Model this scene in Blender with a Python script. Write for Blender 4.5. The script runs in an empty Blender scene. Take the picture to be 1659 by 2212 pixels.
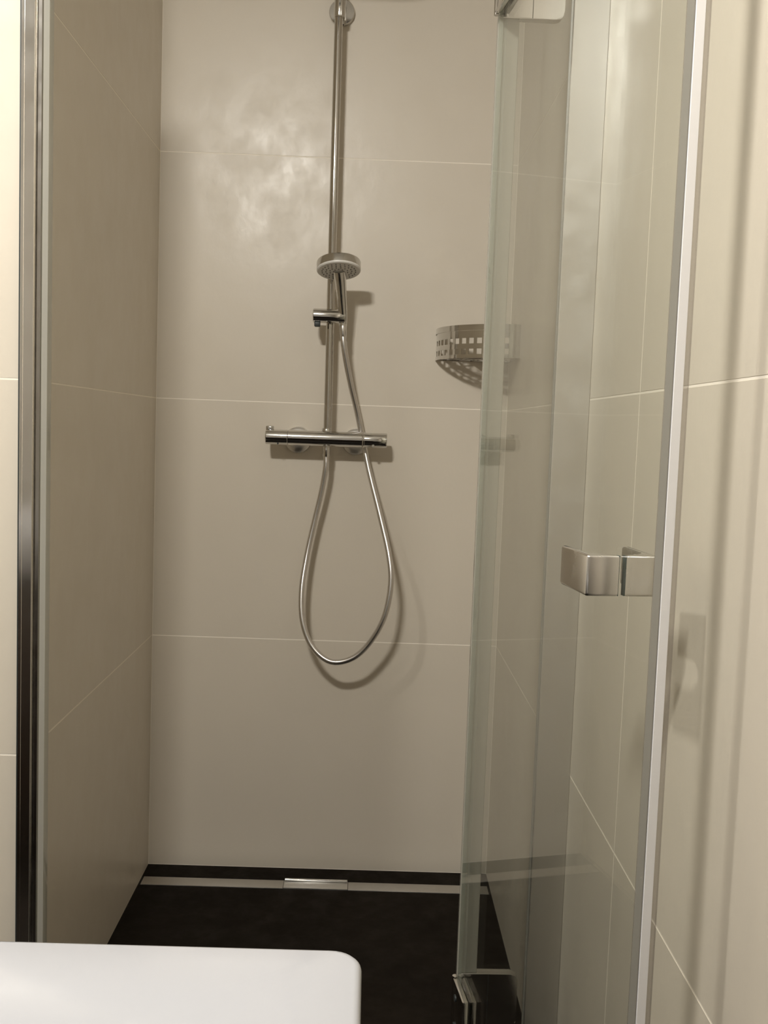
import bpy, bmesh, math, random
from mathutils import Vector, Matrix

random.seed(4)
S = bpy.context.scene
COL = S.collection
PI = math.pi
R = math.radians

# ------------------------------------------------------------------ camera
def rot_cam(p, y, r):
    Rz = Matrix(((math.cos(y), -math.sin(y), 0), (math.sin(y), math.cos(y), 0), (0, 0, 1)))
    Rx = Matrix(((1, 0, 0), (0, math.cos(p), -math.sin(p)), (0, math.sin(p), math.cos(p))))
    Ry = Matrix(((math.cos(r), 0, math.sin(r)), (0, 1, 0), (-math.sin(r), 0, math.cos(r))))
    return Rz @ Rx @ Ry
CAM = Vector((0.0, -2.51797, 1.14556))
cd = bpy.data.cameras.new('camera'); cam = bpy.data.objects.new('camera', cd); COL.objects.link(cam)
B = rot_cam(-0.0829164, -0.0148372, -0.0358407)
cx, cy, cz = B.col[0], B.col[1], B.col[2]          # right, forward, up
cam.matrix_world = Matrix(((cx[0], cz[0], -cy[0], CAM[0]), (cx[1], cz[1], -cy[1], CAM[1]),
                           (cx[2], cz[2], -cy[2], CAM[2]), (0, 0, 0, 1)))
cd.sensor_fit = 'VERTICAL'; cd.sensor_height = 24.0
cd.lens = 2161.884 / 2212.0 * 24.0
cd.clip_start = 0.02
S.camera = cam

# ------------------------------------------------------------------ world, light, exposure
W = bpy.data.worlds.new('world'); S.world = W; W.use_nodes = True
W.node_tree.nodes['Background'].inputs[0].default_value = (0.9, 0.92, 1.0, 1)
W.node_tree.nodes['Background'].inputs[1].default_value = 0.0      # a closed room
LAMP_POS = (-0.50, -2.43, 2.35)      # a pair of ceiling spots aimed into the shower
LAMP2_POS = (-0.98, -1.67, 2.42)     # a single wide ceiling spot nearer the shower
LAMP_WATTS = 51.0
LAMP2_WATTS = 49.0
LAMP_COLOR = (1.0, 0.965, 0.900)
AIM = Vector((0.10, -0.80, 0.85)); AIM2 = Vector((-0.45, -1.60, 0.9))
def spot(pos, aim, watts, size, rad):
    l = bpy.data.lights.new('spot_light', 'SPOT'); l.energy = watts; l.color = LAMP_COLOR
    l.spot_size = R(size); l.spot_blend = 1.0; l.shadow_soft_size = rad
    o = bpy.data.objects.new('spot_light', l); COL.objects.link(o); o.location = pos
    o.rotation_euler = (aim - pos).to_track_quat('-Z', 'Y').to_euler()
for _s in (-1, 1): spot(Vector((LAMP_POS[0] + _s * 0.062, LAMP_POS[1], LAMP_POS[2])), AIM, LAMP_WATTS, 136, 0.055)
spot(Vector(LAMP2_POS), AIM2, LAMP2_WATTS, 132, 0.045)
# added fill light, brightens the far left wall that the left profile mirrors
_l = bpy.data.lights.new('fill_light', 'POINT'); _l.energy = 13.0; _l.color = LAMP_COLOR; _l.shadow_soft_size = 0.03
_o = bpy.data.objects.new('fill_light', _l); COL.objects.link(_o); _o.location = (LAMP_POS[0], LAMP_POS[1], LAMP_POS[2] + 0.03)
S.view_settings.view_transform = 'Standard'; S.view_settings.look = 'None'
S.view_settings.gamma = 1.0; S.view_settings.use_curve_mapping = False
S.view_settings.exposure = 0.0
S.cycles.max_bounces = 10; S.cycles.diffuse_bounces = 5; S.cycles.glossy_bounces = 5
S.cycles.use_adaptive_sampling = True; S.cycles.adaptive_threshold = 0.04
S.cycles.transparent_max_bounces = 24; S.cycles.transmission_bounces = 4

# ------------------------------------------------------------------ dimensions (metres)
XL, XR = -0.5408, 0.3366          # side walls of the shower
YF = -0.940                       # front plane of the niche
RX0 = -1.30                       # far left wall of the bathroom
YB = -3.70                        # wall behind the camera
ZC = 2.50
G = 0.0013                        # half of a tile joint
TT = 0.0004                       # how far a tile face stands proud of its joint

# ------------------------------------------------------------------ materials
def new_mat(name):
    m = bpy.data.materials.new(name); m.use_nodes = True
    return m, m.node_tree, m.node_tree.nodes['Principled BSDF']
def simple(name, col, rough=0.5, metal=0.0, spec=0.5, coat=0.0):
    m, t, b = new_mat(name)
    b.inputs['Base Color'].default_value = (*col, 1); b.inputs['Roughness'].default_value = rough
    b.inputs['Metallic'].default_value = metal; b.inputs['Specular IOR Level'].default_value = spec
    b.inputs['Coat Weight'].default_value = coat
    return m
def node(t, k, **kw):
    n = t.nodes.new(k)
    for a, v in kw.items(): setattr(n, a, v)
    return n
def noise(t, scale, detail=4, rough=0.5, dist=0.0, src=None, sc=(1, 1, 1), rotz=(0, 0, 0)):
    tc = node(t, 'ShaderNodeTexCoord'); mp = node(t, 'ShaderNodeMapping')
    mp.inputs['Scale'].default_value = sc; mp.inputs['Rotation'].default_value = rotz
    t.links.new(tc.outputs['Object'], mp.inputs['Vector'])
    n = node(t, 'ShaderNodeTexNoise'); n.inputs['Scale'].default_value = scale
    n.inputs['Detail'].default_value = detail; n.inputs['Roughness'].default_value = rough
    n.inputs['Distortion'].default_value = dist
    t.links.new(mp.outputs[0], n.inputs['Vector'])
    return n
def ramp(t, src, stops):
    r = node(t, 'ShaderNodeValToRGB'); e = r.color_ramp.elements
    while len(e) < len(stops): e.new(0.5)
    for k, (p, c) in enumerate(stops):
        e[k].position = p; e[k].color = (*c, 1) if len(c) == 3 else c
    t.links.new(src, r.inputs[0]); return r
def tile_mat(name, col, rough, bump=0.12, vary=0.05, spec=0.5):
    m, t, b = new_mat(name)
    n1 = noise(t, 3.0, 3, 0.5, 0.0)
    c0 = tuple(c * (1 - vary) for c in col); c1 = tuple(min(1, c * (1 + vary)) for c in col)
    r = ramp(t, n1.outputs[0], [(0.3, c0), (0.7, c1)])
    t.links.new(r.outputs[0], b.inputs['Base Color'])
    # fine trowelled relief: soft scratches that break up the sheen
    n3 = noise(t, 17.0, 5, 0.62, 0.0, sc=(1.0, 1.0, 0.7), rotz=(0.5, 0.4, 0.2))
    n4 = noise(t, 5.0, 2, 0.5, 0.0)
    rr = ramp(t, n3.outputs[0], [(0.35, (rough * 1.34,) * 3), (0.65, (rough * 0.94,) * 3)])
    t.links.new(rr.outputs[0], b.inputs['Roughness'])
    add = node(t, 'ShaderNodeMath', operation='ADD')
    t.links.new(n3.outputs[0], add.inputs[0]); t.links.new(n4.outputs[0], add.inputs[1])
    bp = node(t, 'ShaderNodeBump'); bp.inputs['Strength'].default_value = bump
    bp.inputs['Distance'].default_value = 0.0012
    t.links.new(add.outputs[0], bp.inputs['Height']); t.links.new(bp.outputs[0], b.inputs['Normal'])
    b.inputs['Specular IOR Level'].default_value = spec
    return m
M = {}
M['tile'] = tile_mat('beige_wall_tile', (0.645, 0.588, 0.497), 0.31, bump=0.50, vary=0.02, spec=0.38)
M['grout'] = simple('pale_grout', (0.88, 0.82, 0.72), 0.8)
M['floor'] = tile_mat('dark_floor_tile', (0.0085, 0.0058, 0.0036), 0.6, bump=0.25, vary=0.2, spec=0.12)
M['floor_grout'] = simple('dark_grout', (0.0085, 0.006, 0.004), 0.8)
M['paint'] = simple('white_paint', (0.80, 0.78, 0.74), 0.8)
M['door_paint'] = simple('door_paint', (0.75, 0.73, 0.70), 0.45)
M['ceramic'] = simple('white_ceramic', (0.450, 0.458, 0.490), 0.16, coat=0.3)
M['wood'] = tile_mat('dark_cabinet_wood', (0.035, 0.022, 0.015), 0.4, bump=0.05, vary=0.3)
M['rubber'] = simple('black_rubber', (0.02, 0.025, 0.025), 0.5)
M['gasket'] = simple('green_grey_gasket', (0.05, 0.075, 0.07), 0.4)
M['seal_lip'] = simple('grey_seal_lip', (0.24, 0.23, 0.20), 0.4)
M['magnet'] = simple('grey_magnet_strip', (0.70, 0.69, 0.69), 0.45)
M['nozzle'] = simple('grey_nozzle_rubber', (0.22, 0.21, 0.19), 0.6)
M['spray'] = simple('satin_spray_face', (0.36, 0.35, 0.33), 0.4, metal=0.2)
M['whitering'] = simple('white_plastic_ring', (0.72, 0.70, 0.66), 0.35)

def chrome(name, col=(0.80, 0.79, 0.77), rough=0.08, nz=0.0):
    m, t, b = new_mat(name)
    n = noise(t, 30.0, 3, 0.5)
    r = ramp(t, n.outputs[0], [(0.3, (rough,) * 3), (0.8, (rough * 1.5 + 0.01,) * 3)])
    t.links.new(r.outputs[0], b.inputs['Roughness'])
    b.inputs['Base Color'].default_value = (*col, 1); b.inputs['Metallic'].default_value = 1.0
    return m
M['chrome'] = chrome('chrome', (0.66, 0.65, 0.63), 0.07)
M['head_chrome'] = chrome('head_chrome', (0.60, 0.59, 0.57), 0.12)
M['bar'] = chrome('chrome_tube', (0.56, 0.54, 0.51), 0.05)
M['channel'] = chrome('grey_channel_metal', (0.52, 0.50, 0.47), 0.16)
M['satin'] = chrome('satin_chrome', (0.70, 0.68, 0.65), 0.20)
M['alu'] = chrome('satin_aluminium', (0.78, 0.77, 0.75), 0.30)
M['profile'] = chrome('polished_aluminium_profile', (0.93, 0.91, 0.88), 0.10)
M['steel'] = chrome('brushed_steel', (0.62, 0.60, 0.57), 0.38)
def hose_mat():
    m, t, b = new_mat('metal_wound_hose')
    b.inputs['Base Color'].default_value = (0.70, 0.68, 0.66, 1); b.inputs['Metallic'].default_value = 1
    b.inputs['Roughness'].default_value = 0.27
    tc = node(t, 'ShaderNodeTexCoord'); w = node(t, 'ShaderNodeTexWave', wave_type='BANDS', bands_direction='X')
    w.inputs['Scale'].default_value = 160
    t.links.new(tc.outputs['UV'], w.inputs['Vector'])
    bp = node(t, 'ShaderNodeBump'); bp.inputs['Strength'].default_value = 0.2; bp.inputs['Distance'].default_value = 0.0006
    t.links.new(w.outputs[1], bp.inputs['Height']); t.links.new(bp.outputs[0], b.inputs['Normal'])
    return m
M['hose'] = hose_mat()

def glass_mat(name, tint, f0=0.04, haze=0.0, hazecol=(0.5, 0.55, 0.5)):
    # thin architectural pane: light passes straight through each face, Schlick reflection on each
    m = bpy.data.materials.new(name); m.use_nodes = True; t = m.node_tree; t.nodes.clear()
    out = node(t, 'ShaderNodeOutputMaterial'); tr = node(t, 'ShaderNodeBsdfTransparent')
    gl = node(t, 'ShaderNodeBsdfGlossy'); gl.inputs['Roughness'].default_value = 0.02
    tr.inputs[0].default_value = (*tint, 1)
    geo = node(t, 'ShaderNodeNewGeometry')
    dot = node(t, 'ShaderNodeVectorMath', operation='DOT_PRODUCT')
    t.links.new(geo.outputs['Normal'], dot.inputs[0]); t.links.new(geo.outputs['Incoming'], dot.inputs[1])
    ab = node(t, 'ShaderNodeMath', operation='ABSOLUTE'); t.links.new(dot.outputs['Value'], ab.inputs[0])
    su = node(t, 'ShaderNodeMath', operation='SUBTRACT'); su.inputs[0].default_value = 1.0; t.links.new(ab.outputs[0], su.inputs[1])
    pw = node(t, 'ShaderNodeMath', operation='POWER'); pw.inputs[1].default_value = 5.0; t.links.new(su.outputs[0], pw.inputs[0])
    ml = node(t, 'ShaderNodeMath', operation='MULTIPLY_ADD'); ml.inputs[1].default_value = 1 - f0; ml.inputs[2].default_value = f0
    t.links.new(pw.outputs[0], ml.inputs[0])
    base = tr
    if haze > 0:
        df = node(t, 'ShaderNodeBsdfDiffuse'); df.inputs[0].default_value = (*hazecol, 1)
        tl = node(t, 'ShaderNodeBsdfTranslucent'); tl.inputs[0].default_value = (*hazecol, 1)
        m1 = node(t, 'ShaderNodeMixShader'); m1.inputs[0].default_value = 0.5
        t.links.new(df.outputs[0], m1.inputs[1]); t.links.new(tl.outputs[0], m1.inputs[2])
        m2 = node(t, 'ShaderNodeMixShader'); m2.inputs[0].default_value = haze
        t.links.new(tr.outputs[0], m2.inputs[1]); t.links.new(m1.outputs[0], m2.inputs[2])
        base = m2
    mx = node(t, 'ShaderNodeMixShader'); t.links.new(ml.outputs[0], mx.inputs[0])
    t.links.new(base.outputs[0], mx.inputs[1]); t.links.new(gl.outputs[0], mx.inputs[2])
    t.links.new(mx.outputs[0], out.inputs[0])
    return m
M['glass'] = glass_mat('clear_shower_glass', (0.972, 0.980, 0.968))
M['glass_edge'] = glass_mat('green_glass_edge', (0.80, 0.82, 0.79), haze=0.45, hazecol=(0.66, 0.67, 0.61))
M['seal'] = glass_mat('milky_vinyl_seal', (0.86, 0.87, 0.84), haze=0.72, hazecol=(0.69, 0.675, 0.61))
M['seal_clear'] = glass_mat('clear_vinyl_seal', (0.90, 0.88, 0.87), haze=0.15, hazecol=(0.45, 0.44, 0.42))

# ------------------------------------------------------------------ builders
def smooth(me, ang=35):
    me.polygons.foreach_set('use_smooth', [True] * len(me.polygons))
    try: me.set_sharp_from_angle(angle=R(ang))
    except Exception: pass
def obj(name, bm, mat, parent=None, loc=None, sm=True, ang=35):
    me = bpy.data.meshes.new(name)
    bmesh.ops.recalc_face_normals(bm, faces=bm.faces[:])
    bm.to_mesh(me); bm.free()
    if sm: smooth(me, ang)
    for k in (mat if isinstance(mat, list) else [mat]): me.materials.append(M[k])
    o = bpy.data.objects.new(name, me); COL.objects.link(o)
    if parent: o.parent = parent
    if loc: o.location = loc
    return o
def thing(name, label, cat, loc=(0, 0, 0), rz=0, group=None):
    o = bpy.data.objects.new(name, None); COL.objects.link(o)
    o.empty_display_size = 0.05
    o.location = loc; o.rotation_euler = (0, 0, rz); o['label'] = label; o['category'] = cat
    if group: o['group'] = group
    return o
def structure(o): o['kind'] = 'structure'; return o
def box(x0, x1, y0, y1, z0, z1, bev=0.0, seg=2, bm=None):
    own = bm is None
    b = bmesh.new()
    v = [b.verts.new((x, y, z)) for x in (x0, x1) for y in (y0, y1) for z in (z0, z1)]
    for f in ((0, 1, 3, 2), (4, 6, 7, 5), (0, 4, 5, 1), (2, 3, 7, 6), (0, 2, 6, 4), (1, 5, 7, 3)):
        b.faces.new([v[i] for i in f])
    if bev > 0: bmesh.ops.bevel(b, geom=b.edges[:] , offset=bev, segments=seg, affect='EDGES', profile=0.5)
    if own: return b
    join(bm, b); return bm
def join(a, b):
    me = bpy.data.meshes.new('t'); b.to_mesh(me); b.free(); a.from_mesh(me); bpy.data.meshes.remove(me); return a
def lathe(prof, n=40, axis='Z', origin=(0, 0, 0), cap=True):
    """prof: list of (radius, height)."""
    b = bmesh.new(); rings = []
    for r, h in prof:
        rings.append([b.verts.new((r * math.cos(2 * PI * k / n), r * math.sin(2 * PI * k / n), h)) for k in range(n)])
    for i in range(len(rings) - 1):
        for k in range(n):
            b.faces.new((rings[i][k], rings[i][(k + 1) % n], rings[i + 1][(k + 1) % n], rings[i + 1][k]))
    if cap:
        b.faces.new(rings[0][::-1]); b.faces.new(rings[-1])
    if axis == 'X': b.transform(Matrix.Rotation(PI / 2, 4, 'Y'))
    if axis == 'Y': b.transform(Matrix.Rotation(-PI / 2, 4, 'X'))
    b.transform(Matrix.Translation(origin))
    return b
def spline(pts, n=16):
    P = [Vector(p) for p in pts]; P = [P[0] * 2 - P[1]] + P + [P[-1] * 2 - P[-2]]; out = []
    for i in range(1, len(P) - 2):
        for k in range(n):
            t = k / n
            out.append(0.5 * ((2 * P[i]) + (-P[i - 1] + P[i + 1]) * t + (2 * P[i - 1] - 5 * P[i] + 4 * P[i + 1] - P[i + 2]) * t * t
                              + (-P[i - 1] + 3 * P[i] - 3 * P[i + 1] + P[i + 2]) * t ** 3))
    out.append(P[-2]); return out
def tube(pts, r, n=12, rad=None, uv=False):
    b = bmesh.new(); rings = []; up = Vector((0.13, 0.97, 0.2)).normalized(); L = 0; Ls = []
    for i, p in enumerate(pts):
        p = Vector(p); a = Vector(pts[max(0, i - 1)]); c = Vector(pts[min(len(pts) - 1, i + 1)])
        t = (c - a).normalized(); up = (up - t * up.dot(t))
        if up.length < 1e-4: up = t.orthogonal()
        up.normalize(); s = t.cross(up); rr = rad(i / (len(pts) - 1)) if rad else r
        rings.append([b.verts.new(p + (up * math.cos(2 * PI * k / n) + s * math.sin(2 * PI * k / n)) * rr) for k in range(n)])
        if i: L += (p - Vector(pts[i - 1])).length
        Ls.append(L)
    lay = b.loops.layers.uv.new('UV') if uv else None
    for i in range(len(rings) - 1):
        for k in range(n):
            f = b.faces.new((rings[i][k], rings[i][(k + 1) % n], rings[i + 1][(k + 1) % n], rings[i + 1][k]))
            if lay:
                for lp, (ii, kk) in zip(f.loops, ((i, k), (i, k + 1), (i + 1, k + 1), (i + 1, k))):
                    lp[lay].uv = (Ls[ii], kk / n)
    b.faces.new(rings[0][::-1]); b.faces.new(rings[-1])
    return b
def prism(poly, z0, z1, bev=0.0, seg=2):
    b = bmesh.new(); lo = [b.verts.new((x, y, z0)) for x, y in poly]; hi = [b.verts.new((x, y, z1)) for x, y in poly]
    n = len(poly)
    b.faces.new(lo[::-1]); b.faces.new(hi)
    for k in range(n): b.faces.new((lo[k], lo[(k + 1) % n], hi[(k + 1) % n], hi[k]))
    if bev: bmesh.ops.bevel(b, geom=[e for e in b.edges if abs(e.verts[0].co.z - e.verts[1].co.z) < 1e-6],
                            offset=bev, segments=seg, affect='EDGES', profile=0.5)
    return b

# ------------------------------------------------------------------ setting: walls with their tiles
def tile_piece(parent, x0, x1, y0, y1, z0, z1, mat='tile', name='tile'):
    return obj(name, box(x0, x1, y0, y1, z0, z1, 0.0003, 1), mat, parent)
ROWS = [(0, 0.6022), (0.6022, 1.2022), (1.2022, 1.8022), (1.8022, ZC)]
# back wall of the shower
wb = structure(obj('wall_back', box(XL - 0.10, XR + 0.10, TT, 0.12, -0.02, ZC), 'grout', sm=False))
for z0, z1 in ROWS: tile_piece(wb, XL + 0.001, XR - 0.001, 0, 0.006, z0 + G, z1 - G)
# left side wall of the shower, one tile deep
wl = structure(obj('wall_left', box(XL - 0.10, XL - TT, YF + 0.008, TT - 0.0002, -0.02, ZC), 'grout', sm=False))
for z0, z1 in ROWS: tile_piece(wl, XL - 0.006, XL, YF + 0.0, -0.001, z0 + G, z1 - G)
# wall left of the shower, facing the room
wf = structure(obj('wall_front', box(RX0 - 0.1, XL - 0.007, YF + TT, YF + 0.10, -0.02, ZC), 'grout', sm=False))
for z0, z1 in ROWS:
    for a, b_ in ((RX0, -1.147 - G), (-1.147 + G, XL - 0.0065)):
        tile_piece(wf, a, b_, YF, YF + 0.006, z0 + G, z1 - G)
# right wall, running on from the shower into the room
wr = structure(obj('wall_right', box(XR + TT, XR + 0.12, YB, TT - 0.0002, -0.02, ZC), 'grout', sm=False))
for z0, z1 in ROWS:
    for a, b_ in ((-1.250 + G, -0.001), (-2.450 + G, -1.250 - G), (-3.650 + G, -2.450 - G)):
        tile_piece(wr, XR, XR + 0.006, a, b_, z0 + G, z1 - G)
# far left wall and wall behind the photographer
structure(obj('wall_far_left', box(RX0 - 0.1, RX0, YB, YF, -0.02, ZC), 'paint', sm=False))
wz = structure(obj('wall_rear', box(RX0 - 0.1, XR + 0.12, YB - 0.1, YB, -0.02, ZC), 'paint', sm=False))
dr = structure(obj('door_1', box(-0.62, 0.22, YB, YB + 0.035, 0.003, 2.05, 0.002), 'door_paint'))
obj('door_handle', join(tube([(-0.55, YB + 0.03, 1.02), (-0.55, YB + 0.08, 1.02), (-0.545, YB + 0.085, 1.02), (-0.42, YB + 0.085, 1.02)], 0.009),
                        lathe([(0.026, 0), (0.026, 0.006)], 24, 'Y', (-0.55, YB + 0.035, 1.02))), 'chrome', dr)
fr = bmesh.new()
for a in ((-0.70, -0.625, 0, 2.125), (0.225, 0.30, 0, 2.125), (-0.625, 0.225, 2.055, 2.125)):
    box(a[0], a[1], YB, YB + 0.045, a[2], a[3], bm=fr)
structure(obj('trim_1', fr, 'door_paint', sm=False))
structure(obj('ceiling', box(RX0 - 0.1, XR + 0.12, YB - 0.1, 0.12, ZC, ZC + 0.08), 'paint', sm=False))
# floor: dark tiles, a narrow row behind the drain
fl = structure(obj('floor', box(RX0 - 0.1, XR + 0.12, YB - 0.1, 0.12, -0.08, -TT - 0.0002), 'floor_grout', sm=False))
D0, D1 = -0.1185, -0.0735         # the drain channel runs between these
tile_piece(fl, XL + 0.001, XR - 0.001, D1 + 0.001, -0.001, -0.008, 0, 'floor')
tile_piece(fl, XL + 0.001, XR - 0.001, YF, D0 - 0.001, -0.008, 0, 'floor')
y = YF - 0.003
while y > YB:
    y2 = max(y - 0.6, YB)
    x = XR - 0.001
    while x > RX0:
        x2 = max(x - 0.6, RX0); tile_piece(fl, x2 + 0.001, x - 0.001, y2 + 0.001, y - 0.001, -0.008, 0, 'floor'); x = x2
    y = y2

# ------------------------------------------------------------------ lamp
M['glow'] = bpy.data.materials.new('lamp_glow'); M['glow'].use_nodes = True
_t = M['glow'].node_tree; _t.nodes.clear(); _e = _t.nodes.new('ShaderNodeEmission'); _o = _t.nodes.new('ShaderNodeOutputMaterial')
_e.inputs[0].default_value = (*LAMP_COLOR, 1); _e.inputs[1].default_value = 20.0
_t.links.new(_e.outputs[0], _o.inputs[0])
def spotlight(pos, aims, offs, label):
    lt = thing('ceiling_spotlight', label, 'lamp', (pos[0], pos[1], ZC))
    w = max(offs) + 0.05
    obj('lamp_base', box(-w, w, -0.03, 0.03, -0.020, -0.001, 0.004), 'whitering', lt)
    for q in offs:
        p_ = Vector((q, 0, pos[2] - ZC)); k = 0.85
        d_ = (aims - Vector(pos) - Vector((q, 0, 0))).normalized()
        m_ = Matrix.Translation(p_) @ d_.to_track_quat('Z', 'Y').to_matrix().to_4x4()
        hb_ = lathe([(0.030 * k, -0.070), (0.042 * k, -0.066), (0.045 * k, -0.050), (0.050 * k, -0.012), (0.047 * k, -0.012), (0.042 * k, -0.026)], 36, 'Z', cap=False)
        hb_.transform(m_); hd_ = obj('spot_head', hb_, 'whitering', lt)
        lb_ = lathe([(0.042 * k, -0.028), (0.042 * k, -0.024)], 36, 'Z'); lb_.transform(m_)
        obj('lens', lb_, 'glow', hd_)
        obj('stem', tube([(q, 0, -0.019), (q, 0, -0.030), tuple(p_ - d_ * 0.066)], 0.007, 12), 'whitering', lt)
spotlight(LAMP_POS, AIM, (-0.062, 0.062), 'twin-headed white ceiling spotlight above the washbasin aimed at the shower')
spotlight(LAMP2_POS, AIM2, (0.0,), 'single-headed white ceiling spotlight left of the shower opening')

# ------------------------------------------------------------------ linear drain
dn = thing('linear_drain', 'long steel drain channel in the dark floor along the back wall', 'drain', (0, 0, 0))
obj('channel', box(XL + 0.003, XR - 0.003, D0, D1, -0.0078, -0.0022), 'steel', dn)
obj('cover_strip', box(XL + 0.006, -0.1825, D0 + 0.001, D1 - 0.001, -0.0021, 0.0012, 0.0006), 'steel', dn)
obj('cover_strip', box(-0.0205, XR - 0.006, D0 + 0.001, D1 - 0.001, -0.0021, 0.0012, 0.0006), 'steel', dn)
cvb = box(-0.1815, -0.0215, D0 + 0.002, D1 - 0.001, -0.0021, 0.0022, 0.0008)
cv = obj('lift_cover', cvb, 'alu', dn); cv['label'] = 'raised middle cover with bright rear lip'
lipb = tube([(-0.180, D1 - 0.004, 0.0050), (-0.023, D1 - 0.004, 0.0050)], 0.0032, 12)
obj('lip', lipb, 'chrome', cv)

# ------------------------------------------------------------------ wall profiles and glass
def extr(name, poly, z0, z1, mat, parent): return obj(name, prism(poly, z0, z1), mat, parent, ang=25)
ZG0, ZG1 = 0.012, 2.03
pr = thing('wall_profile', 'tall polished aluminium wall profile at the left edge of the shower opening', 'profile', (XL, YF, 0))
# front leaf with a small step at its left, as an extruded section (x from the wall, y into the niche)
extr('dark_gasket', [(-0.0076, -0.0150), (-0.0047, -0.0150), (-0.0047, -0.0008), (-0.0076, -0.0008)], 0.002, ZG1 + 0.02, 'rubber', pr)
extr('profile_body', [(-0.0045, -0.0185), (0.0000, -0.0185), (0.0002, -0.0174), (0.0148, -0.0174), (0.0153, -0.0160), (0.0153, 0.020), (0.0005, 0.020), (0.0005, -0.0008), (-0.0045, -0.0008)], 0.002, ZG1 + 0.02, 'profile', pr)
extr('inner_channel', [(0.0156, -0.006), (0.0185, -0.010), (0.0235, -0.010), (0.0255, -0.006), (0.0255, 0.018), (0.0156, 0.018)], 0.002, ZG1 + 0.018, 'channel', pr)
extr('closing_seal', [(0.0257, -0.009), (0.0345, -0.009), (0.0350, -0.006), (0.0340, 0.014), (0.0257, 0.014)], 0.006, ZG1, 'seal', pr)

YP = -0.945                        # plane of the fixed pane
fp = thing('fixed_glass_panel', 'narrow fixed glass side panel in its aluminium wall profile at right', 'glass panel', (XR, YP, 0))
extr('wall_channel', [(-0.0005, -0.012), (-0.0535, -0.012), (-0.0545, -0.011), (-0.0545, 0.013), (-0.0535, 0.014), (-0.0005, 0.014)], 0.002, ZG1 + 0.02, 'alu', fp)
extr('channel_seal', [(-0.0547, -0.0085), (-0.0575, -0.0075), (-0.0575, -0.0045), (-0.0547, -0.0045)], 0.004, ZG1, 'seal_lip', fp)
gb = box(-0.1625, -0.0548, -0.004, 0.004, ZG0, ZG1, 0.0008, 1)
obj('glass_pane', gb, 'glass', fp)
extr('edge_seal', [(-0.1675, -0.0065), (-0.1665, -0.0085), (-0.1640, -0.0085), (-0.1360, -0.0060), (-0.1350, -0.0045), (-0.1360, -0.0041), (-0.1627, -0.0041), (-0.1627, 0.0041), (-0.1460, 0.0041), (-0.1460, 0.006), (-0.1675, 0.006)], ZG0, ZG1, 'seal', fp)

# the open door: local +x runs along the pane from the hinge towards the camera, +y is its outer side
PHI = R(7.3)
ZGD = 0.003
dg = thing('glass_shower_door', 'clear glass shower door standing open towards the right wall', 'door', (0.1700, -0.940, 0), -(PI / 2 - PHI))
obj('glass_pane', box(0.022, 0.7005, -0.003, 0.003, ZG0, ZG1, 0.0006, 1), 'glass', dg)
extr('hinge_side_edge', [(0.0205, -0.0032), (0.0218, -0.0032), (0.0218, 0.0032), (0.0205, 0.0032)], ZG0, ZG1, 'glass_edge', dg)
extr('edge_seal', [(0.7008, -0.0038), (0.7130, -0.0038), (0.7130, 0.0052), (0.7190, 0.0056), (0.7200, 0.0100), (0.7150, 0.0108), (0.7008, 0.0050)], ZG0, ZG1, 'seal_clear', dg)
extr('seal_lip', [(0.7050, -0.0050), (0.7195, -0.0050), (0.7195, -0.0042), (0.7050, -0.0042)], ZG0, ZG1, 'seal_lip', dg)
extr('magnet_strip', [(0.7132, -0.0038), (0.7200, -0.0038), (0.7205, -0.0033), (0.7205, 0.0046), (0.7200, 0.0051), (0.7132, 0.0051)], ZG0, ZG1, 'magnet', dg)

# handle: two L-shaped chrome brackets clamped through the pane
hz0, hz1 = 0.9905, 1.0310
def bracket(s):
    L0 = 0.619; o = 0.0365; t = 0.0072; back = 0.541; g = 0.0037
    pts = [(L0, s * g), (L0, s * (o - 0.003)), (L0 - 0.001, s * (o - 0.001)), (L0 - 0.003, s * o)]
    pts += [(back, s * o), (back - 0.0005, s * (o - 0.001)), (back, s * (o - t))]
    cxx, cyy, rr = L0 - 0.0085 - 0.016, o - t - 0.016, 0.016
    for k in range(9):
        a = PI / 2 - k / 8 * PI / 2
        pts.append((cxx + rr * math.cos(a), s * (cyy + rr * math.sin(a))))
    pts.append((L0 - 0.0085, s * g))
    b = prism(pts, hz0, hz1)
    bmesh.ops.bevel(b, geom=[e for e in b.edges if abs(e.verts[0].co.z - e.verts[1].co.z) < 1e-6], offset=0.0028, segments=4, affect='EDGES', profile=0.5)
    return b
hd = bpy.data.objects.new('door_handle', None); COL.objects.link(hd); hd.parent = dg
hd['label'] = 'chrome clamp handle'
obj('bracket', bracket(-1), 'satin', hd, ang=40)
obj('bracket', bracket(1), 'satin', hd, ang=40)
gk = bmesh.new()
for s in (-1, 1):
    box(0.6100, 0.6185, s * 0.00335 - 0.0003, s * 0.00335 + 0.0003, hz0 + 0.0005, hz1 - 0.0005, bm=gk)
obj('gasket', gk, 'gasket', hd, sm=False)

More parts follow.
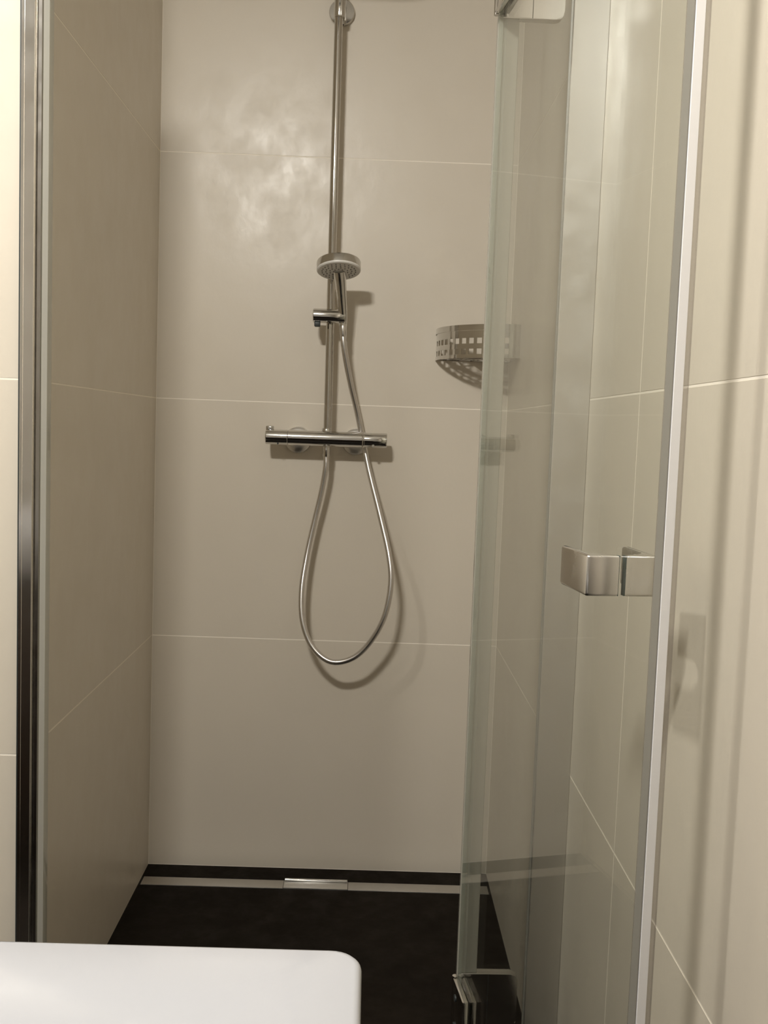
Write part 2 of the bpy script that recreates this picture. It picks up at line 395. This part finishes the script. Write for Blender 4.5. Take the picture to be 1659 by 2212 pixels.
# hinges: one half on the fixed panel, the other on the door (both children of the door's hinge)
def hinge(z0, z1, lab):
    h = bpy.data.objects.new('hinge', None); COL.objects.link(h); h.parent = fp; h['label'] = lab
    h.location = (0.1700 - XR, 0, 0)
    def plate(x0, x1, ya, yb, r=0.012):
        pts = []
        for cxx, czz, a0 in ((x1 - r, z0 + r, -PI / 2), (x1 - r, z1 - r, 0), ):
            for k in range(7):
                a = a0 + k / 6 * PI / 2
                pts.append((cxx + r * math.cos(a), czz + r * math.sin(a)))
        pts += [(x0, z1), (x0, z0)]
        b = bmesh.new(); f0 = [b.verts.new((x, ya, z)) for x, z in pts]; f1 = [b.verts.new((x, yb, z)) for x, z in pts]
        b.faces.new(f0); b.faces.new(f1[::-1])
        for k in range(len(pts)): b.faces.new((f0[k], f0[(k + 1) % len(pts)], f1[(k + 1) % len(pts)], f1[k]))
        bmesh.ops.bevel(b, geom=[e for e in b.edges if abs(e.verts[0].co.y - e.verts[1].co.y) < 1e-6], offset=0.0012, segments=2, affect='EDGES')
        return b
    obj('hinge_plate', plate(0.0005, 0.0985, -0.0115, 0.0055), 'chrome', h)
    obj('seam', box(0.0500, 0.0510, -0.0122, -0.0114, z0 + 0.0005, z1 - 0.0005), 'rubber', h)
    return h
hinge(1.769, 1.859, 'chrome glass hinge at the top edge of the picture')
hinge(0.176, 0.266, 'chrome glass hinge near the dark floor')
for z0, z1 in ((1.769, 1.859), (0.176, 0.266)):
    hh = obj('hinge_plate', box(0.030, 0.100, -0.0125, -0.0032, z0, z1, 0.0012), 'chrome', dg)
    obj('clamp_plate', box(0.030, 0.100, 0.0032, 0.0100, z0, z1, 0.0012), 'chrome', hh)
    for zz in (z0 + 0.022, z1 - 0.022):
        obj('screw', lathe([(0.0055, -0.0124), (0.0055, -0.0140), (0.0030, -0.0142)], 16, 'Y', (0.050, 0, zz)), 'rubber', hh)
    obj('pin', lathe([(0.0045, z0 - 0.001), (0.0045, z1 + 0.001)], 16, 'Z', (0.0245, -0.0080, 0)), 'chrome', hh)

# ------------------------------------------------------------------ thermostatic shower set
XM = -0.1108                        # centre line of the riser
sb = thing('shower_set', 'chrome shower riser rail with thermostatic mixer bar on the back wall', 'shower', (XM, 0, 0))
def sob(name, bm, mat, parent=sb, **k): return obj(name, bm, mat, parent, **k)
TILT = -0.0045 / 1.0
def rx(z): return -(0.0030) * (z - 1.6)            # the riser leans very slightly
RT = 2.30
rail_pts = [(rx(1.12) + 0.0005, -0.060, 1.135), (rx(1.6), -0.060, 1.6), (rx(2.1), -0.060, 2.1)]
for k in range(0, 10):
    a = k / 9 * PI / 2
    rail_pts.append((0.0, -0.060 - 0.06 * (1 - math.cos(a)), 2.20 + 0.06 * math.sin(a)))
rail_pts += [(0.0, -0.40, 2.26)]
sob('riser', tube(rail_pts, 0.0100, 20), 'bar')
# overhead rose on the arm (above the frame)
ov = sob('overhead_rose', lathe([(0.012, 0.03), (0.014, 0.01), (0.10, 0.004), (0.102, 0.0), (0.102, -0.006), (0.098, -0.008)], 48, 'Z', (0, -0.40, 2.225)), 'chrome')
# top wall bracket
sob('wall_flange', lathe([(0.029, 0.0), (0.031, -0.002), (0.031, -0.010), (0.029, -0.0125), (0.013, -0.0130)], 40, 'Y', (0.0035, 0, 2.143)), 'chrome')
sob('bracket_arm', join(lathe([(0.0105, -0.012), (0.0105, -0.060)], 24, 'Y', (0.0035, 0, 2.143)),
                        lathe([(0.0125, 2.110), (0.0135, 2.113), (0.0135, 2.172), (0.0125, 2.175)], 28, 'Z', (0.0005, -0.060, 0))), 'chrome')
# mixer bar
ZM = 1.1165; YM = -0.0650
def xrel(x): return x - XM
xa, xb, xc, xd = xrel(-0.2587), xrel(-0.2050), xrel(-0.0203), xrel(0.0374)
tl = 0.000  # level
mix = sob('mixer_body', lathe([(0.0176, xb + 0.0006), (0.0186, xb + 0.0014), (0.0186, xc - 0.0030), (0.0176, xc - 0.0022), (0.0172, xc - 0.0006)], 48, 'X', (0, YM, ZM)), 'chrome')
kn = sob('temperature_knob', lathe([(0.0170, xa), (0.0184, xa + 0.0012), (0.0186, xa + 0.003), (0.0186, xb - 0.001), (0.0178, xb)], 48, 'X', (0, YM, ZM)), 'chrome')
kt = obj('grip_tab', box(xa + 0.0005, xa + 0.0195, YM - 0.007, YM + 0.007, ZM + 0.0150, ZM + 0.0265, 0.0025, 3), 'chrome', kn)
obj('mark', lathe([(0.0020, -0.001), (0.0020, 0.0012)], 12, 'Y', (xa + 0.031, YM - 0.0120, ZM - 0.0160)), 'rubber', kn)
kr = sob('flow_knob', lathe([(0.0178, xc), (0.0180, xc + 0.001), (0.0182, xd - 0.003), (0.0176, xd - 0.0006), (0.0165, xd)], 48, 'X', (0, YM, ZM)), 'chrome')
obj('collar', lathe([(0.0188, xc - 0.0005), (0.0192, xc), (0.0192, xc + 0.0025), (0.0188, xc + 0.003)], 48, 'X', (0, YM, ZM)), 'chrome', kr)
obj('stop_button', lathe([(0.0030, 0.0), (0.0038, -0.001), (0.0038, -0.004), (0.0028, -0.005)], 16, 'Y', (xc + 0.024, YM - 0.0110, ZM - 0.0145)), 'chrome', kr)
for xx, nm in ((-0.1840, 'a'), (-0.0400, 'b')):
    sob('wall_rosette', lathe([(0.031, 0.0), (0.0335, -0.001), (0.0320, -0.008), (0.026, -0.0135), (0.018, -0.016)], 44, 'Y', (xrel(xx), 0, ZM - 0.006)), 'alu')
    sob('union_nut', lathe([(0.0155, -0.012), (0.0165, -0.020), (0.0165, -0.034), (0.0140, -0.040), (0.0140, -0.050)], 28, 'Y', (xrel(xx), 0, ZM)), 'alu')
sob('riser_collar', lathe([(0.0120, ZM + 0.014), (0.0125, ZM + 0.016), (0.0118, ZM + 0.024), (0.0102, ZM + 0.026)], 28, 'Z', (0, YM + 0.004, 0)), 'chrome')
sob('outlet_nut', lathe([(0.0085, ZM - 0.044), (0.0092, ZM - 0.042), (0.0092, ZM - 0.020), (0.0080, ZM - 0.019), (0.0080, ZM - 0.014)], 24, 'Z', (0.0012, YM, 0)), 'chrome')
# slider that carries the hand shower
ZS = 1.4105
s0, s1 = xrel(-0.1510), xrel(-0.0725)
sl = sob('slider', lathe([(0.0150, s0), (0.0168, s0 + 0.0015), (0.0170, s0 + 0.003), (0.0170, s1 - 0.003), (0.0160, s1)], 40, 'X', (0.0, -0.082, ZS)), 'chrome')
obj('slider_button', box(s0 + 0.004, s0 + 0.018, -0.092, -0.076, ZS - 0.0265, ZS - 0.0150, 0.002), 'rubber', sl)

# hand shower: held in the slider
HX = -0.0780
hs = thing('hand_shower', 'round chrome hand shower resting in the slider of the riser rail', 'hand shower', (HX, -0.0845, 1.404))
hc = Vector((-0.0125, -0.0615, 0.1130))             # centre of the spray disc
hb = tube(spline([(0, 0.002, -0.022), (0, 0.0, 0.0), (-0.004, -0.018, 0.04), (-0.008, -0.040, 0.080), (-0.0115, -0.057, 0.106)], 8), 0.011, 24,
          rad=lambda t: 0.0085 + 0.0062 * min(1, max(0, t - 0.15) * 1.4))
obj('grip', hb, 'chrome', hs)
hm = Matrix.Translation(hc) @ Matrix.Rotation(R(-3.0), 4, 'Y') @ Matrix.Rotation(R(-15.5), 4, 'X')
db = lathe([(0.020, 0.0145), (0.047, 0.0138), (0.0505, 0.0125), (0.0515, 0.0100), (0.0515, -0.0060)], 64, 'Z'); db.transform(hm)
obj('head_shell', db, 'head_chrome', hs)
rb = lathe([(0.0515, -0.0061), (0.0512, -0.0090), (0.0490, -0.0110), (0.0462, -0.0106)], 64, 'Z'); rb.transform(hm)
obj('rim_ring', rb, 'whitering', hs)
fb = lathe([(0.0460, -0.0070), (0.0460, -0.0098), (0.0450, -0.0102)], 64, 'Z'); fb.transform(hm)
fc = obj('spray_face', fb, 'spray', hs)
nb = bmesh.new()
for ring, (rr, cnt) in enumerate(((0.012, 8), (0.021, 12), (0.030, 18), (0.039, 24))):
    for k in range(cnt):
        a = 2 * PI * (k + 0.5 * (ring % 2)) / cnt
        q = lathe([(0.0017, 0.0), (0.0013, -0.0024)], 8, 'Z', (rr * math.cos(a), rr * math.sin(a), -0.0101)); join(nb, q)
nb.transform(hm)
no = obj('nozzles', nb, 'nozzle', fc); no['kind'] = 'stuff'

# hose: hand shower -> behind the mixer bar -> loop -> outlet nut
hp = [(-0.0782, -0.084, 1.378), (-0.0738, -0.082, 1.335), (-0.0570, -0.062, 1.255), (-0.0370, -0.038, 1.180), (-0.0215, -0.030, 1.115),
      (-0.0035, -0.052, 1.040), (0.0268, -0.090, 0.935), (0.0512, -0.121, 0.842), (0.0580, -0.134, 0.772), (0.0440, -0.137, 0.691),
      (0.0080, -0.126, 0.622), (-0.0340, -0.120, 0.584), (-0.0840, -0.112, 0.5755), (-0.1290, -0.103, 0.610), (-0.1540, -0.094, 0.670), (-0.1590, -0.080, 0.745),
      (-0.1495, -0.062, 0.830), (-0.1335, -0.056, 0.915), (-0.1190, -0.059, 0.985), (-0.1100, -0.065, 1.045), (-0.1096, -0.065, 1.074)]
ho = obj('shower_hose', tube(spline(hp, 10), 0.0071, 14, uv=True), 'hose')
ho['label'] = 'metal shower hose hanging in a long loop below the mixer bar'; ho['category'] = 'hose'
cf = lathe([(0.0074, 0.0), (0.0084, 0.002), (0.0086, 0.022), (0.0080, 0.026)], 24, 'Z')
cf.transform(Matrix.Translation((-0.0768, -0.0835, 1.362)) @ Matrix.Rotation(R(2), 4, 'X') @ Matrix.Rotation(R(-4), 4, 'Y'))
obj('upper_nut', cf, 'hose', ho)

# ------------------------------------------------------------------ corner basket
bk = thing('corner_soap_basket', 'curved chrome wire soap basket high in the right back corner', 'basket', (XR, 0, 1.3190))
RB = 0.184; HB = 0.0775
def arc_pt(r, a): return (-r * math.cos(a), -r * math.sin(a))
def band(r, z0, z1, t, a0=0.0, a1=PI / 2, n=40):
    b = bmesh.new(); prev = None
    for k in range(n + 1):
        a = a0 + (a1 - a0) * k / n
        o_ = arc_pt(r, a); i_ = arc_pt(r - t, a)
        cur = [b.verts.new((*o_, z0)), b.verts.new((*o_, z1)), b.verts.new((*i_, z1)), b.verts.new((*i_, z0))]
        if prev:
            for j in range(4): b.faces.new((prev[j], prev[(j + 1) % 4], cur[(j + 1) % 4], cur[j]))
        else: b.faces.new(cur[::-1])
        prev = cur
    b.faces.new(prev); return b
AE = 0.008; A1 = PI / 2 - 0.008
obj('top_rim', band(RB + 0.002, HB - 0.0135, HB, 0.004, AE, A1), 'chrome', bk)
obj('upper_band', band(RB, HB - 0.0310, HB - 0.0137, 0.0015, AE, A1), 'chrome', bk)
obj('middle_band', band(RB + 0.0006, HB - 0.0560, HB - 0.0440, 0.0025, AE, A1), 'chrome', bk)
obj('bottom_rim', band(RB + 0.001, 0.0, 0.0085, 0.004, AE, A1), 'chrome', bk)
NB = 12
for k in range(NB + 1):
    a = AE + 0.02 + (A1 - AE - 0.16) * k / NB
    w = 0.0085 / RB
    obj('upright_bar', band(RB - 0.0002, 0.0086, HB - 0.0138, 0.0012, a, a + w, 2), 'chrome', bk)
pl = obj('end_plate', band(RB + 0.0012, 0.0086, HB - 0.0138, 0.003, A1 - 0.115, A1, 6), 'chrome', bk)
for k, rr in enumerate((0.030, 0.064, 0.098, 0.130, 0.160)):
    obj('floor_slat', band(rr, 0.001, 0.003, 0.005, 0.02, PI / 2 - 0.02, 24), 'chrome', bk)
for a in (0.30, 0.80, 1.28):
    obj('cross_bar', tube([(*arc_pt(0.02, a), 0.0055), (*arc_pt(RB - 0.003, a), 0.0055)], 0.0018, 8), 'chrome', bk)
obj('back_rail', join(tube([(-RB, -0.004, HB - 0.006), (-0.004, -0.004, HB - 0.006)], 0.0025, 8), tube([(-0.004, -0.004, HB - 0.006), (-0.004, -RB, HB - 0.006)], 0.0025, 8)), 'chrome', bk)
obj('back_foot', join(tube([(-RB, -0.004, 0.004), (-0.004, -0.004, 0.004)], 0.0025, 8), tube([(-0.004, -0.004, 0.004), (-0.004, -RB, 0.004)], 0.0025, 8)), 'chrome', bk)

# ------------------------------------------------------------------ washbasin on its cabinet
BX1, BY1, BZ = 0.0045, -1.9880, 0.860
BX0, BY0 = RX0 + 0.002, -2.50
def rr_loop(x0, x1, y0, y1, r, n=8, left_r=0.004):
    pts = []
    for cxx, cyy, a0, q in ((x1 - r, y1 - r, 0, r), (x0 + left_r, y1 - left_r, PI / 2, left_r), (x0 + left_r, y0 + left_r, PI, left_r), (x1 - r, y0 + r, 1.5 * PI, r)):
        for k in range(n + 1):
            a = a0 + k / n * PI / 2
            pts.append((cxx + q * math.cos(a), cyy + q * math.sin(a)))
    return pts
bs = bmesh.new(); loops = []
def addloop(pts, z): loops.append([bs.verts.new((x, y, z)) for x, y in pts])
rim = 0.085
for inset, z in ((0.010, BZ - 0.125), (0.0, BZ - 0.115), (0.0, BZ - 0.0050), (0.0008, BZ - 0.0025), (0.0022, BZ - 0.0008), (0.0045, BZ)):
    addloop(rr_loop(BX0 + inset * 0.2, BX1 - inset, BY0 + inset, BY1 - inset, 0.015), z)
for ins, z, r in ((0, BZ, 0.05), (0.006, BZ - 0.004, 0.05), (0.014, BZ - 0.03, 0.05), (0.03, BZ - 0.085, 0.05), (0.06, BZ - 0.105, 0.05)):
    addloop(rr_loop(BX0 + 0.42 + ins, BX1 - rim - ins, BY0 + rim * 0.7 + ins, BY1 - rim - ins, r, left_r=r), z)
for i in range(len(loops) - 1):
    n = len(loops[i])
    for k in range(n): bs.faces.new((loops[i][k], loops[i][(k + 1) % n], loops[i + 1][(k + 1) % n], loops[i + 1][k]))
bs.faces.new(loops[0][::-1]); bs.faces.new(loops[-1])
wbz = obj('washbasin', bs, 'ceramic', ang=50)
wbz['label'] = 'white ceramic washbasin with a rounded corner in the left foreground'; wbz['category'] = 'washbasin'
obj('drain_ring', lathe([(0.022, 0.0), (0.022, 0.003), (0.018, 0.004)], 28, 'Z', ((BX0 + 0.42 + BX1 - rim) / 2, (BY0 + BY1) / 2, BZ - 0.105)), 'chrome', wbz)
vc = thing('basin_cabinet', 'dark wooden cabinet hidden under the white washbasin', 'cabinet', (BX0, BY0, 0))
obj('body', box(0.002, BX1 - BX0 - 0.035, 0.012, BY1 - BY0 - 0.012, 0.12, BZ - 0.1255, 0.002), 'wood', vc)
obj('plinth', box(0.002, BX1 - BX0 - 0.09, 0.03, BY1 - BY0 - 0.03, 0.0, 0.1195), 'wood', vc)
for k in range(2):
    za = 0.135 + k * 0.30
    dwr = obj('drawer', box(BX1 - BX0 - 0.0345, BX1 - BX0 - 0.018, 0.016, BY1 - BY0 - 0.016, za, za + 0.292, 0.0015), 'wood', vc)
    obj('drawer_handle', box(BX1 - BX0 - 0.0178, BX1 - BX0 - 0.008, 0.18, BY1 - BY0 - 0.18, za + 0.25, za + 0.262, 0.002), 'chrome', dwr)
